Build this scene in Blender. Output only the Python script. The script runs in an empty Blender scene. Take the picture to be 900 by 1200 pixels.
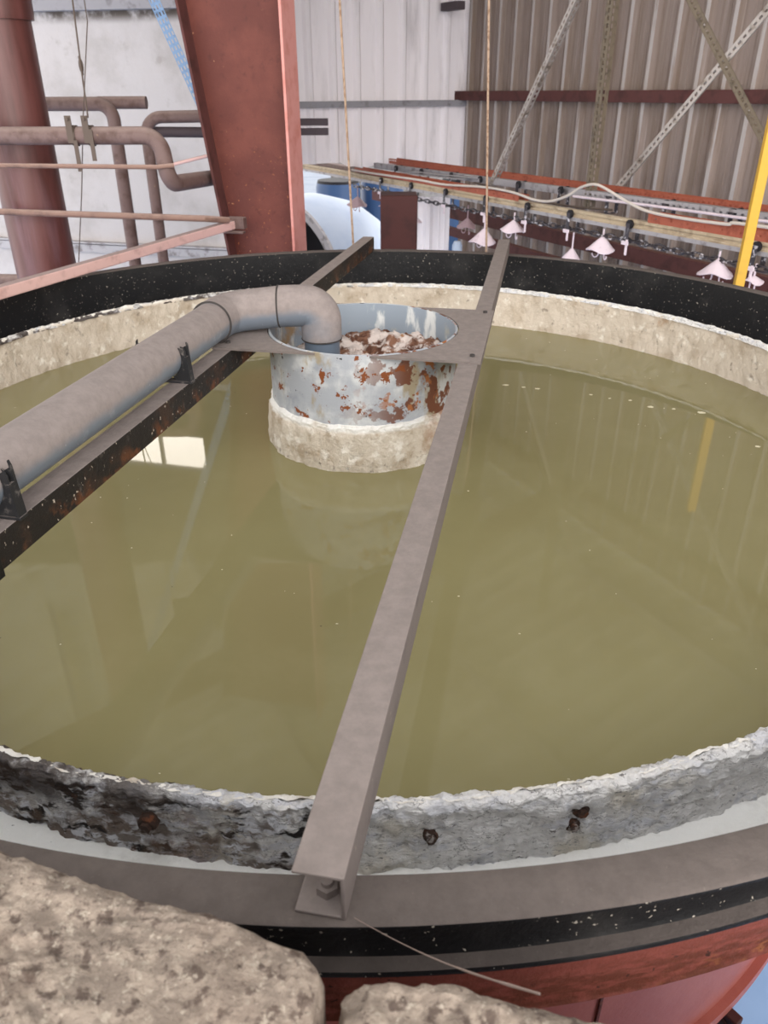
import bpy, bmesh, math, random
from mathutils import Vector, Matrix, noise
random.seed(7)
SC = bpy.context.scene
COL = SC.collection
PI = math.pi
V = Vector

# ------------------------------------------------------------------ helpers
def lin(r, g, b):
    f = lambda c: (c/255/12.92) if c/255 <= .04045 else ((c/255+.055)/1.055)**2.4
    return (f(r), f(g), f(b), 1)

class MB:
    """collects shapes for ONE mesh"""
    def __init__(s): s.v = []; s.f = []
    def add(s, vs, fs):
        n = len(s.v); s.v += [V(p) for p in vs]; s.f += [tuple(i+n for i in f) for f in fs]; return s
    def box(s, c, d, ax=None):
        """c centre, d full sizes, ax = 3 axis vectors"""
        ax = ax or (V((1,0,0)), V((0,1,0)), V((0,0,1)))
        c = V(c)
        P = [c+ax[0]*(d[0]*.5*i)+ax[1]*(d[1]*.5*j)+ax[2]*(d[2]*.5*k) for i in (-1,1) for j in (-1,1) for k in (-1,1)]
        return s.add(P, [(0,1,3,2),(4,6,7,5),(0,4,5,1),(2,3,7,6),(0,2,6,4),(1,5,7,3)])
    def prism(s, poly, p0, p1, ux, uy):
        """closed 2-D outline swept from p0 to p1"""
        n = len(poly); p0, p1 = V(p0), V(p1)
        vs = [p0+ux*x+uy*y for x, y in poly]+[p1+ux*x+uy*y for x, y in poly]
        fs = [(i, (i+1) % n, (i+1) % n+n, i+n) for i in range(n)]+[tuple(range(n))[::-1], tuple(range(n, 2*n))]
        return s.add(vs, fs)
    def tube(s, pts, r, seg=16, caps=True, closed=False, squash=None):
        pts = [V(p) for p in pts]; n = len(pts)
        rs = r if isinstance(r, (list, tuple)) else [r]*n
        T = []
        for i in range(n):
            if closed: t = pts[(i+1) % n]-pts[i-1]
            else: t = pts[min(i+1, n-1)]-pts[max(i-1, 0)]
            T.append(t.normalized())
        up = V((0,0,1)) if abs(T[0].z) < .9 else V((1,0,0))
        x = T[0].cross(up).normalized(); vs = []
        for i in range(n):
            x = (x-T[i]*x.dot(T[i])).normalized(); y = T[i].cross(x)
            for k in range(seg):
                a = 2*PI*k/seg
                vs.append(pts[i]+(x*math.cos(a)+y*math.sin(a))*rs[i])
        fs = []
        for i in range(n if closed else n-1):
            j = (i+1) % n
            for k in range(seg):
                l = (k+1) % seg
                fs.append((i*seg+k, i*seg+l, j*seg+l, j*seg+k))
        if caps and not closed:
            fs += [tuple(range(seg))[::-1], tuple(range((n-1)*seg, n*seg))]
        return s.add(vs, fs)
    def lathe(s, prof, c=(0,0,0), seg=64, angs=None, closed_prof=False, M=None, disp=None):
        """prof (r, z) spun about z"""
        c = V(c); full = angs is None
        angs = angs or [2*PI*i/seg for i in range(seg)]
        n = len(prof); m = len(angs); vs = []
        for a in angs:
            for r, z in prof:
                p = V((r*math.cos(a), r*math.sin(a), z))
                if disp: p = disp(p, a, r, z)
                vs.append((M @ p if M else p)+c)
        fs = []
        for i in range(m if full else m-1):
            j = (i+1) % m
            for k in range(n if closed_prof else n-1):
                l = (k+1) % n
                fs.append((i*n+k, j*n+k, j*n+l, i*n+l))
        return s.add(vs, fs)
    def hexa(s, c, r, h, ax=V((0,0,1))):
        ax = V(ax).normalized(); c = V(c)
        return s.tube([c, c+ax*h], r, 6)

def obj(name, mb, mat, parent=None, at=None, smooth=True, bevel=0, angle=35, kind=None, weld=True):
    me = bpy.data.meshes.new(name)
    org = V((0,0,0))
    if parent is not None:
        p = parent
        while p is not None: org += p.location; p = p.parent
    loc = (V(at)-org) if at is not None else V((0,0,0))
    off = org+loc
    me.from_pydata([tuple(v-off) for v in mb.v], [], mb.f)
    bm = bmesh.new(); bm.from_mesh(me)
    if weld: bmesh.ops.remove_doubles(bm, verts=bm.verts, dist=1e-6)
    bmesh.ops.recalc_face_normals(bm, faces=bm.faces)
    bm.to_mesh(me); bm.free()
    o = bpy.data.objects.new(name, me); COL.objects.link(o)
    o.location = loc
    if parent is not None: o.parent = parent
    me.materials.append(mat)
    if bevel:
        b = o.modifiers.new('edge', 'BEVEL'); b.width = bevel; b.segments = 2; b.limit_method = 'ANGLE'; b.angle_limit = math.radians(40)
    if smooth:
        for p in me.polygons: p.use_smooth = True
        me.set_sharp_from_angle(angle=math.radians(angle))
    if kind: o['kind'] = kind
    return o

def tag(o, label, cat, group=None, kind=None):
    o['label'] = label; o['category'] = cat
    if group: o['group'] = group
    if kind: o['kind'] = kind
    return o
def thing(name, at, label, cat, group=None):
    o = bpy.data.objects.new(name, None); COL.objects.link(o); o.location = at; o.empty_display_size = .05
    return tag(o, label, cat, group)
def struct(name, mb, mat, **k):
    k.setdefault('smooth', False)
    o = obj(name, mb, mat, **k); o['kind'] = 'structure'; return o

def smooth_path(P, sub=8):
    P = [V(p) for p in P]; out = []
    for i in range(len(P)-1):
        a = P[max(i-1, 0)]; b = P[i]; c = P[i+1]; d = P[min(i+2, len(P)-1)]
        for k in range(sub):
            t = k/sub
            out.append(.5*((2*b)+(c-a)*t+(2*a-5*b+4*c-d)*t*t+(3*b-a-3*c+d)*t**3))
    out.append(P[-1]); return out
def round_path(P, r, n=8):
    """polyline with filleted corners"""
    P = [V(p) for p in P]; out = [P[0]]
    for i in range(1, len(P)-1):
        a, b, c = P[i-1], P[i], P[i+1]
        u = (a-b).normalized(); w = (c-b).normalized()
        th = u.angle(w); d = min(r/math.tan(th/2), (a-b).length*.49, (c-b).length*.49)
        s, e = b+u*d, b+w*d
        rr = d*math.tan(th/2); cen = b+(u+w).normalized()*(rr/math.sin(th/2))
        vs, ve = s-cen, e-cen; ang = vs.angle(ve); ax = vs.cross(ve).normalized()
        for k in range(n+1): out.append(cen+Matrix.Rotation(ang*k/n, 3, ax) @ vs)
    out.append(P[-1]); return out
def fb(p, s, o=4): return noise.fractal(V(p)*s, 1.0, 2.0, o)

def perforated(mb, p0, p1, wdir, width, pitch, hole_l, hole_w, th=.002, rows=1):
    """flat bar with real slots; wdir = direction across the bar"""
    p0, p1 = V(p0), V(p1); L = (p1-p0).length; t = (p1-p0).normalized()
    w = (V(wdir)-t*V(wdir).dot(t)).normalized(); nrm = t.cross(w)
    n = max(1, int(L/pitch)); pt = L/n; rw = width/rows
    gx = [0, (pt-hole_l)/2, (pt+hole_l)/2, pt]; gy = [0, (rw-hole_w)/2, (rw+hole_w)/2, rw]
    for i in range(n):
        for q in range(rows):
            base = p0+t*(pt*i)+w*(rw*q-width/2)
            vs = [base+t*x+w*y+nrm*(sg*th/2) for sg in (-1, 1) for x in gx for y in gy]
            fs = []
            for a in range(3):
                for b in range(3):
                    if a == 1 and b == 1: continue
                    k = a*4+b
                    fs.append((k, k+4, k+5, k+1)); fs.append((k+16, k+17, k+21, k+20))
            for a, b in ((5, 6), (6, 10), (10, 9), (9, 5)): fs.append((a, b, b+16, a+16))
            mb.add(vs, fs)
    return mb

# ------------------------------------------------------------------ materials
def mat(name, base, layers=(), rough=.75, metal=0., bump=.0, bscale=80, bdetail=6, bstretch=(1, 1, 1), dust=None, spec=.3, ior=None, emit=None):
    """layers: dicts color, s (scale), lo, hi, stretch, amt, z=(from,to), rough"""
    m = bpy.data.materials.new(name); m.use_nodes = True
    nt = m.node_tree; N = nt.nodes; Lk = nt.links
    bs = N['Principled BSDF']; geo = N.new('ShaderNodeNewGeometry')
    def mp(stretch):
        v = N.new('ShaderNodeVectorMath'); v.operation = 'MULTIPLY'
        Lk.new(geo.outputs['Position'], v.inputs[0]); v.inputs[1].default_value = stretch; return v.outputs[0]
    def rng(sock, lo, hi):
        r = N.new('ShaderNodeMapRange'); r.interpolation_type = 'SMOOTHSTEP'
        Lk.new(sock, r.inputs[0]); r.inputs[1].default_value = lo; r.inputs[2].default_value = hi; return r.outputs[0]
    def mul(a, b):
        x = N.new('ShaderNodeMath'); x.operation = 'MULTIPLY'
        for i, q in enumerate((a, b)):
            if isinstance(q, (int, float)): x.inputs[i].default_value = q
            else: Lk.new(q, x.inputs[i])
        return x.outputs[0]
    rgb = N.new('ShaderNodeRGB'); rgb.outputs[0].default_value = base; cur = rgb.outputs[0]
    rv = N.new('ShaderNodeValue'); rv.outputs[0].default_value = rough; rcur = rv.outputs[0]
    sep = None
    def mixin(fac, color, r=None):
        nonlocal cur, rcur
        x = N.new('ShaderNodeMix'); x.data_type = 'RGBA'
        Lk.new(fac, x.inputs[0]); Lk.new(cur, x.inputs[6]); x.inputs[7].default_value = color; cur = x.outputs[2]
        if r is not None:
            y = N.new('ShaderNodeMix'); Lk.new(fac, y.inputs[0]); Lk.new(rcur, y.inputs[2]); y.inputs[3].default_value = r; rcur = y.outputs[0]
    for i, l in enumerate(layers):
        n = N.new('ShaderNodeTexNoise'); n.inputs['Scale'].default_value = l.get('s', 10); n.inputs['Detail'].default_value = l.get('d', 6)
        n.inputs['Roughness'].default_value = l.get('nr', .6)
        st = l.get('stretch', (1, 1, 1)); vec = mp(st)
        o = N.new('ShaderNodeVectorMath'); o.operation = 'ADD'; Lk.new(vec, o.inputs[0]); o.inputs[1].default_value = (i*3.7, i*1.9, i*5.3)
        Lk.new(o.outputs[0], n.inputs['Vector'])
        fo = n.outputs['Fac']
        if 'line' in l:
            q1 = N.new('ShaderNodeMath'); q1.operation = 'SUBTRACT'; Lk.new(fo, q1.inputs[0]); q1.inputs[1].default_value = .5
            q2 = N.new('ShaderNodeMath'); q2.operation = 'ABSOLUTE'; Lk.new(q1.outputs[0], q2.inputs[0])
            f = rng(q2.outputs[0], l['line'], l['line']*.3)
        else: f = rng(fo, l.get('lo', .5), l.get('hi', .6))
        if 'z' in l or 'x' in l:
            if sep is None:
                sep = N.new('ShaderNodeSeparateXYZ'); Lk.new(geo.outputs['Position'], sep.inputs[0])
            if 'z' in l: f = mul(f, rng(sep.outputs[2], *l['z']))
            if 'x' in l: f = mul(f, rng(sep.outputs[0], *l['x']))
        f = mul(f, l.get('amt', 1.))
        mixin(f, l['color'], l.get('rough'))
    if dust:
        dc, lo, hi, amt = dust
        sp = N.new('ShaderNodeSeparateXYZ'); Lk.new(geo.outputs['Normal'], sp.inputs[0])
        n = N.new('ShaderNodeTexNoise'); n.inputs['Scale'].default_value = 14; n.inputs['Detail'].default_value = 5
        Lk.new(geo.outputs['Position'], n.inputs['Vector'])
        ad = N.new('ShaderNodeMath'); ad.operation = 'MULTIPLY_ADD'
        Lk.new(n.outputs['Fac'], ad.inputs[0]); ad.inputs[1].default_value = .5; ad.inputs[2].default_value = -.25
        a2 = N.new('ShaderNodeMath'); a2.operation = 'ADD'; Lk.new(sp.outputs[2], a2.inputs[0]); Lk.new(ad.outputs[0], a2.inputs[1])
        f = mul(rng(a2.outputs[0], lo, hi), amt)
        n2 = N.new('ShaderNodeTexNoise'); n2.inputs['Scale'].default_value = 38; n2.inputs['Detail'].default_value = 9; n2.inputs['Roughness'].default_value = .7
        Lk.new(geo.outputs['Position'], n2.inputs['Vector'])
        dm = N.new('ShaderNodeMix'); dm.data_type = 'RGBA'; Lk.new(rng(n2.outputs['Fac'], .3, .7), dm.inputs[0])
        dm.inputs[6].default_value = tuple(c*.88 for c in dc[:3])+(1,); dm.inputs[7].default_value = tuple(min(1, c*1.10) for c in dc[:3])+(1,)
        x = N.new('ShaderNodeMix'); x.data_type = 'RGBA'; Lk.new(f, x.inputs[0]); Lk.new(cur, x.inputs[6]); Lk.new(dm.outputs[2], x.inputs[7]); cur = x.outputs[2]
        y = N.new('ShaderNodeMix'); Lk.new(f, y.inputs[0]); Lk.new(rcur, y.inputs[2]); y.inputs[3].default_value = .95; rcur = y.outputs[0]
    Lk.new(cur, bs.inputs['Base Color']); Lk.new(rcur, bs.inputs['Roughness'])
    bs.inputs['Metallic'].default_value = metal
    bs.inputs['Specular IOR Level'].default_value = spec
    if ior: bs.inputs['IOR'].default_value = ior
    if emit:
        bs.inputs['Emission Color'].default_value = emit[0]; bs.inputs['Emission Strength'].default_value = emit[1]
    if bump:
        n = N.new('ShaderNodeTexNoise'); n.inputs['Scale'].default_value = bscale; n.inputs['Detail'].default_value = bdetail; n.inputs['Roughness'].default_value = .65
        Lk.new(mp(bstretch), n.inputs['Vector'])
        b = N.new('ShaderNodeBump'); b.inputs['Strength'].default_value = 1; b.inputs['Distance'].default_value = bump
        Lk.new(n.outputs['Fac'], b.inputs['Height']); Lk.new(b.outputs[0], bs.inputs['Normal'])
    return m

DUST = lin(158, 146, 142)
RUST = lin(104, 64, 46); RUST_O = lin(150, 94, 56)
m_rim = mat('rim_black_paint', lin(22, 22, 24), [dict(color=lin(70, 68, 66), s=5, lo=.5, hi=.8, amt=.5), dict(color=lin(170, 162, 150), s=120, lo=.68, hi=.72, d=2)],
            rough=.45, bump=.002, bscale=60, dust=(lin(104, 95, 90), .45, .85, .95))
m_red = mat('red_lead_paint', lin(172, 96, 84), [dict(color=lin(190, 116, 102), s=6, lo=.45, hi=.7, amt=.5), dict(color=lin(120, 60, 50), s=40, lo=.68, hi=.75),
            dict(color=lin(206, 170, 160), s=70, lo=.74, hi=.78, stretch=(1, 1, .5))], rough=.5, bump=.0008)
m_redrust = mat('red_paint_rusting', lin(122, 63, 53), [dict(color=lin(92, 46, 32), s=26, lo=.36, hi=.58, z=(1.735, 1.675), stretch=(1, 1, 3)), dict(color=RUST_O, s=38, lo=.55, hi=.66, z=(1.71, 1.655), x=(.25, .75), stretch=(1, 1, 3)),
            dict(color=lin(60, 32, 22), s=60, lo=.66, hi=.7)], rough=.6, bump=.003, bscale=50)
m_crust_in = mat('cream_scale_crust', lin(208, 196, 180), [dict(color=lin(178, 162, 142), s=9, lo=.45, hi=.7, amt=.8), dict(color=lin(150, 112, 72), s=7, lo=.56, hi=.72, z=(1.70, 1.77), amt=.75),
            dict(color=lin(128, 116, 104), s=30, lo=.6, hi=.72, amt=.8), dict(color=lin(238, 232, 220), s=24, lo=.55, hi=.7, amt=.8), dict(color=lin(240, 236, 228), s=20, lo=.3, hi=.5, z=(1.775, 1.79))], rough=.95, bump=.006, bscale=70)
m_crust_out = mat('grey_white_scale_crust', lin(246, 244, 241), [dict(color=lin(214, 216, 224), s=15, lo=.5, hi=.64, amt=.6, stretch=(1, 1, 2)),
            dict(color=lin(232, 220, 194), s=7, lo=.56, hi=.7, amt=.5), dict(color=lin(116, 100, 88), s=9, lo=.44, hi=.55, x=(.05, -.12), stretch=(1, 1, 1.8), z=(1.787, 1.775), amt=.85), dict(color=lin(232, 232, 236), s=34, lo=.5, hi=.57, x=(.05, -.12), stretch=(1, 1, 2)),
            dict(color=lin(46, 41, 39), s=17, lo=.53, hi=.60, x=(.02, -.08), stretch=(1, 1, 2.4), z=(1.787, 1.775), d=9), dict(color=lin(106, 70, 48), s=12, lo=.54, hi=.64, x=(-.10, -.35), z=(1.787, 1.775)), dict(color=lin(66, 52, 44), s=11, lo=.40, hi=.53, x=(-.12, -.36), z=(1.70, 1.75), amt=.9), dict(color=lin(120, 100, 84), s=20, lo=.46, hi=.6, x=(.0, -.3), z=(1.74, 1.70), amt=.6),
            dict(color=lin(110, 104, 100), s=14, line=.007, stretch=(1, 1, 3.2), d=8, amt=.8), dict(color=lin(90, 84, 80), s=60, lo=.65, hi=.69, stretch=(1, 1, 2.4), d=4, amt=.8)], rough=.95, bump=.016, bscale=52, bdetail=12, bstretch=(1, 1, 2.4))
m_white = mat('white_lime_deposit', lin(240, 239, 234), [dict(color=lin(214, 212, 206), s=20, lo=.5, hi=.7, amt=.7), dict(color=lin(120, 116, 110), s=60, lo=.68, hi=.73)], rough=.95, bump=.004, bscale=60)
m_dustbeam = mat('dusty_grey_steel', lin(112, 103, 99), [dict(color=lin(84, 78, 78), s=14, lo=.5, hi=.7, amt=.6), dict(color=lin(150, 138, 128), s=50, lo=.66, hi=.72, amt=.6)],
                 rough=.8, bump=.0008, dust=(lin(133, 123, 118), .5, .8, 1.))
m_tarbeam = mat('black_tar_coated_steel', lin(34, 30, 28), [dict(color=lin(96, 58, 36), s=14, lo=.48, hi=.6, z=(1.95, 1.91)), dict(color=lin(80, 56, 42), s=9, lo=.5, hi=.62, amt=.35), dict(color=lin(176, 164, 150), s=85, lo=.655, hi=.70, d=3, stretch=(1.5, 1, .8)),
                dict(color=lin(120, 112, 106), s=16, lo=.62, hi=.75, amt=.5)], rough=.6, bump=.003, bscale=55, dust=(lin(138, 127, 122), .6, .85, 1.))
m_pvc = mat('grey_plastic_pipe', lin(112, 120, 130), [dict(color=lin(150, 154, 160), s=22, lo=.55, hi=.75, amt=.6), dict(color=lin(214, 214, 212), s=60, lo=.7, hi=.76, stretch=(1.5, 1, 1)), dict(color=lin(150, 118, 80), s=9, lo=.66, hi=.8, amt=.5)],
            rough=.45, dust=(lin(140, 130, 126), -.34, .2, 1.))
m_pvc_clean = mat('clean_grey_plastic', lin(98, 110, 124), [dict(color=lin(130, 138, 146), s=12, lo=.5, hi=.75, amt=.5)], rough=.35)
m_seam = mat('joint_seam_grime', lin(62, 58, 56), rough=.8)
m_blackplastic = mat('black_plastic', lin(38, 38, 40), [dict(color=lin(140, 132, 126), s=50, lo=.55, hi=.75, amt=.6)], rough=.5, dust=(lin(110, 102, 98), .6, .95, .8))
m_drum = mat('galvanised_flaking_paint', lin(158, 162, 168), [dict(color=lin(194, 196, 196), s=10, lo=.45, hi=.7), dict(color=lin(130, 136, 146), s=7, lo=.55, hi=.7, amt=.8), dict(color=lin(150, 134, 100), s=10, lo=.56, hi=.66, stretch=(1, 1, .5), amt=.8),
             dict(color=RUST, s=15, lo=.53, hi=.56, x=(-.15, .12), d=8), dict(color=lin(120, 66, 34), s=22, lo=.6, hi=.62, d=8), dict(color=RUST_O, s=18, lo=.6, hi=.64, x=(-.1, .12)), dict(color=lin(36, 32, 30), s=26, lo=.66, hi=.68)], rough=.55, bump=.002, bscale=40)
m_drum_in = mat('zinc_grey_inside', lin(138, 148, 158), [dict(color=lin(206, 208, 206), s=9, lo=.55, hi=.66, stretch=(1.6, 1.6, .5)), dict(color=lin(150, 122, 86), s=7, lo=.5, hi=.66, x=(-.16, -.28)), dict(color=lin(176, 170, 150), s=12, lo=.55, hi=.7, amt=.7)], rough=.5)
m_crust_drum = mat('drum_scale_crust', lin(206, 195, 178), [dict(color=lin(174, 158, 136), s=14, lo=.45, hi=.65), dict(color=lin(120, 110, 98), s=36, lo=.55, hi=.68, z=(1.70, 1.64)), dict(color=lin(236, 230, 218), s=22, lo=.5, hi=.66, amt=.8), dict(color=lin(244, 242, 236), s=12, lo=.3, hi=.5, z=(1.737, 1.75)),
             dict(color=lin(158, 98, 54), s=8, lo=.45, hi=.6, x=(.13, .22), amt=.8)], rough=.95, bump=.012, bscale=90)
m_sludge = mat('rusty_sludge', lin(134, 96, 76), [dict(color=lin(92, 58, 44), s=20, lo=.45, hi=.6), dict(color=lin(216, 202, 194), s=16, lo=.46, hi=.56), dict(color=lin(160, 116, 80), s=30, lo=.6, hi=.7)], rough=.95, bump=.008, bscale=70)
m_granite = mat('granite', lin(150, 136, 123), [dict(color=lin(184, 168, 152), s=60, lo=.44, hi=.62, amt=.8), dict(color=lin(98, 84, 76), s=62, lo=.52, hi=.63, amt=.9), dict(color=lin(198, 185, 168), s=120, lo=.56, hi=.66, amt=.8), dict(color=lin(128, 108, 94), s=6, lo=.45, hi=.68, amt=.5), dict(color=lin(136, 126, 96), s=9, lo=.62, hi=.75, amt=.4)], rough=.95, bump=.009, bscale=90)
m_colred = mat('column_red_oxide', lin(94, 49, 42), [dict(color=lin(108, 59, 50), s=4, lo=.4, hi=.7), dict(color=lin(80, 42, 36), s=22, lo=.55, hi=.72, amt=.7), dict(color=lin(196, 150, 112), s=34, lo=.7, hi=.73, d=4), dict(color=lin(176, 110, 70), s=60, lo=.64, hi=.7, z=(2.6, 1.9), amt=.8)], rough=.6, bump=.001)
m_flange_lit = mat('column_flange_lit_pink', lin(204, 142, 134), [dict(color=lin(190, 122, 112), s=9, lo=.45, hi=.7), dict(color=lin(150, 90, 70), s=30, lo=.68, hi=.74)], rough=.6)  # red flange made pale pink: light from the right put into its colour
m_pipered = mat('vent_pipe_red_brown', lin(98, 58, 54), [dict(color=lin(78, 42, 37), s=5, lo=.4, hi=.7, stretch=(3, 3, .4)), dict(color=lin(112, 82, 86), s=4, lo=.5, hi=.75, stretch=(3, 3, .3), amt=.7)], rough=.4, spec=.5)
m_brownpipe = mat('brown_grey_pipe', lin(112, 92, 88), [dict(color=lin(88, 68, 62), s=12, lo=.45, hi=.7), dict(color=lin(150, 122, 100), s=30, lo=.66, hi=.72, amt=.6)], rough=.6, dust=(lin(146, 128, 122), .3, .9, .8))
m_rail = mat('railing_brown', lin(132, 104, 92), [dict(color=lin(104, 82, 74), s=10, lo=.5, hi=.7)], rough=.5, dust=(lin(168, 144, 134), .3, .9, .8))
m_pinkrail = mat('railing_pink_red', lin(222, 184, 178), [dict(color=lin(198, 160, 154), s=12, lo=.5, hi=.7)], rough=.5, dust=(lin(150, 134, 130), .6, .95, .9))
m_plaster = mat('white_plaster', lin(188, 183, 183), [dict(color=lin(168, 162, 160), s=2.2, lo=.45, hi=.7, amt=.8), dict(color=lin(152, 144, 140), s=7, lo=.6, hi=.75, amt=.5), dict(color=lin(92, 84, 78), s=5, lo=.35, hi=.55, z=(3.02, 3.1))], rough=.95, bump=.004, bscale=20)
m_wallgrime = mat('grimy_dark_render', lin(92, 86, 80), [dict(color=lin(66, 60, 56), s=4, lo=.45, hi=.7)], rough=.95)
m_concrete = mat('grey_concrete', lin(150, 148, 146), [dict(color=lin(120, 116, 112), s=6, lo=.45, hi=.65)], rough=.95, bump=.003)
m_wallwhite = mat('white_sheet_metal', lin(240, 234, 237), [dict(color=lin(196, 190, 192), s=2.5, lo=.5, hi=.75, stretch=(2, 2, .4), amt=.8), dict(color=lin(150, 142, 140), s=3, lo=.62, hi=.8, z=(2.1, 2.4), stretch=(3, 3, .5), amt=.6)], rough=.6)
m_wallbeige = mat('dusty_beige_sheet_metal', lin(146, 131, 123), [dict(color=lin(128, 112, 100), s=5, lo=.4, hi=.7, stretch=(4, 4, .15)), dict(color=lin(176, 166, 162), s=8, lo=.55, hi=.75, stretch=(5, 5, .15), amt=.7), dict(color=lin(112, 92, 76), s=2, lo=.5, hi=.75, stretch=(1.5, 1.5, .5), amt=.6)], rough=.75)
m_wallcrown = mat('worn_lit_rib_crown', lin(178, 170, 166), [dict(color=lin(140, 124, 114), s=5, lo=.5, hi=.68, stretch=(4, 4, .3))], rough=.6)
m_roof = mat('roof_sheet', lin(222, 214, 196), [dict(color=lin(190, 180, 160), s=3, lo=.45, hi=.7)], rough=.8)
m_girt_grey = mat('grey_steel_girt', lin(146, 144, 149), [dict(color=lin(118, 114, 117), s=12, lo=.5, hi=.7)], rough=.7)
m_girt_red = mat('dark_red_girt', lin(90, 54, 51), [dict(color=lin(70, 42, 39), s=9, lo=.45, hi=.7)], rough=.75, dust=(lin(128, 92, 84), .4, .9, .7))
m_darkred = mat('dark_red_post', lin(74, 38, 34), [dict(color=lin(58, 30, 28), s=5, lo=.45, hi=.7)], rough=.6)
m_dark = mat('dark_purple_steel', lin(78, 68, 72), rough=.7)
m_orange = mat('orange_cable_tray', lin(168, 92, 70), [dict(color=lin(140, 72, 54), s=14, lo=.5, hi=.7), dict(color=lin(206, 128, 98), s=30, lo=.62, hi=.72, amt=.7)], rough=.6, dust=(lin(160, 114, 98), .5, .95, .6))
m_cream = mat('cream_rail', lin(186, 168, 140), [dict(color=lin(150, 132, 108), s=10, lo=.45, hi=.7), dict(color=lin(206, 192, 168), s=20, lo=.55, hi=.7, stretch=(1, 1, 4))], rough=.6, dust=(lin(190, 176, 156), .4, .9, .7))
m_greysteel = mat('light_grey_steel', lin(168, 164, 166), [dict(color=lin(126, 120, 120), s=14, lo=.5, hi=.7)], rough=.5, metal=.3)
m_galv = mat('galvanised_angle', lin(176, 168, 162), [dict(color=lin(128, 116, 104), s=16, lo=.48, hi=.68)], rough=.45, metal=.4)
m_olivesteel = mat('olive_brown_angle', lin(118, 106, 90), [dict(color=lin(92, 82, 70), s=16, lo=.48, hi=.68)], rough=.6, metal=.2)
m_chain = mat('chain_steel', lin(74, 70, 74), [dict(color=lin(200, 196, 200), s=26, lo=.54, hi=.62)], rough=.4, metal=.6)
m_black = mat('black_rubber', lin(34, 32, 36), rough=.6)
m_hook = mat('white_powder_coat', lin(232, 216, 224), [dict(color=lin(200, 180, 190), s=30, lo=.55, hi=.7, amt=.6)], rough=.6)
m_hookdull = mat('dull_pink_powder_coat', lin(186, 160, 166), [dict(color=lin(150, 124, 130), s=30, lo=.55, hi=.7, amt=.6)], rough=.6)
m_cable = mat('pale_cable', lin(206, 196, 186), rough=.6)
m_rope = mat('tan_rope', lin(166, 142, 122), [dict(color=lin(136, 110, 90), s=60, lo=.5, hi=.6)], rough=.9)
m_yellow = mat('yellow_paint', lin(204, 160, 58), [dict(color=lin(190, 150, 60), s=14, lo=.55, hi=.75)], rough=.5)
m_bluestrip = mat('blue_perforated_strip', lin(126, 158, 196), [dict(color=lin(96, 124, 160), s=20, lo=.5, hi=.7)], rough=.4)
m_wire = mat('wire_steel', lin(92, 80, 72), rough=.6, metal=.3)
m_tankwhite = mat('pale_blue_white_tank', lin(196, 210, 230), [dict(color=lin(178, 196, 222), s=3, lo=.45, hi=.7, amt=.6)], rough=.5)
m_bluebarrel = mat('blue_plastic_barrel', lin(62, 88, 126), rough=.35)
m_bolt_rust = mat('rusty_bolt', lin(58, 42, 34), [dict(color=lin(118, 70, 44), s=60, lo=.52, hi=.66, amt=.7), dict(color=lin(170, 164, 158), s=70, lo=.56, hi=.64, amt=.7)], rough=.9, bump=.004, bscale=90)
m_floor = mat('pale_blue_floor', lin(164, 198, 240), [dict(color=lin(146, 182, 228), s=2, lo=.45, hi=.7, amt=.5)], rough=.6)
m_ground = mat('outdoor_concrete', lin(150, 158, 170), [dict(color=lin(128, 136, 150), s=1.5, lo=.45, hi=.7, amt=.6)], rough=.9)
m_cobweb = mat('dusty_cobweb', lin(150, 132, 122), rough=.95)
m_glow = mat('daylit_translucent_panel', lin(240, 232, 220), emit=((1, .92, .82, 1), 5.0))
m_fleck = mat('floating_flecks', lin(214, 206, 176), [dict(color=lin(60, 52, 38), s=3, lo=.5, hi=.55, x=(.4, .2))], rough=.8)
m_water = mat('murky_olive_water', lin(136, 129, 92), [dict(color=lin(129, 121, 84), s=1.3, lo=.4, hi=.7, amt=.7), dict(color=lin(143, 136, 100), s=2.5, lo=.5, hi=.75, amt=.5)], rough=.02, spec=.5, ior=1.42)

# ------------------------------------------------------------------ building frame: a along the right wall towards us, b along the back wall
C0 = V((.878, 6.979, 0)); A = V((.4617, -.887, 0)); B = V((-.887, -.4617, 0)); UP = V((0, 0, 1))
def W(a, b, z): return C0+A*a+B*b+UP*z
ROOF0, SLOPE = 4.6, .22
def roofz(b): return ROOF0+SLOPE*b

def sheet(mb, org, u, v, n, wid, topf, botf, pitch=.25, rise=.032, phase=.0, th=.004, minor=True):
    """trapezoid-ribbed sheet: ribs run along v, repeat along u"""
    prof = [(0, 0), (.028, rise), (.062, rise), (.09, 0), (.138, 0), (.142, .005), (.15, .005), (.154, 0), (.19, 0), (.194, .005), (.202, .005), (.206, 0)]
    if rise > .04: prof = [(0, 0), (.020, rise), (.055, rise), (.075, 0)]+prof[4:]
    if not minor: prof = prof[:4]
    us = []
    k = -1
    while k*pitch < wid:
        for x, h in prof:
            q = k*pitch+x+phase
            if 0 <= q <= wid: us.append((q, h))
        k += 1
    us = [(0, us[0][1])]+us+[(wid, us[-1][1])]
    vs = []; fs = []
    for q, h in us:
        for off in (0, -th):
            p = org+u*q+n*(h+off)
            vs += [p+v*botf(q), p+v*topf(q)]
    m = len(us)
    for i in range(m-1):
        a = i*4; b = a+4
        fs += [(a, b, b+1, a+1), (a+2, a+3, b+3, b+2), (a, a+2, b+2, b), (a+1, b+1, b+3, a+3)]
    return mb.add(vs, fs)

# floor and outdoor ground
struct('floor', MB().box((0, -.85, -.05), (16, 13.5, .1)), m_floor)
struct('ground', MB().box((-2, 22, -.55), (50, 32.2, .1)), m_ground)
struct('wall_outdoor', MB().box((1.6, 13, .55), (5.0, .2, 2.2)), m_concrete)
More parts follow.
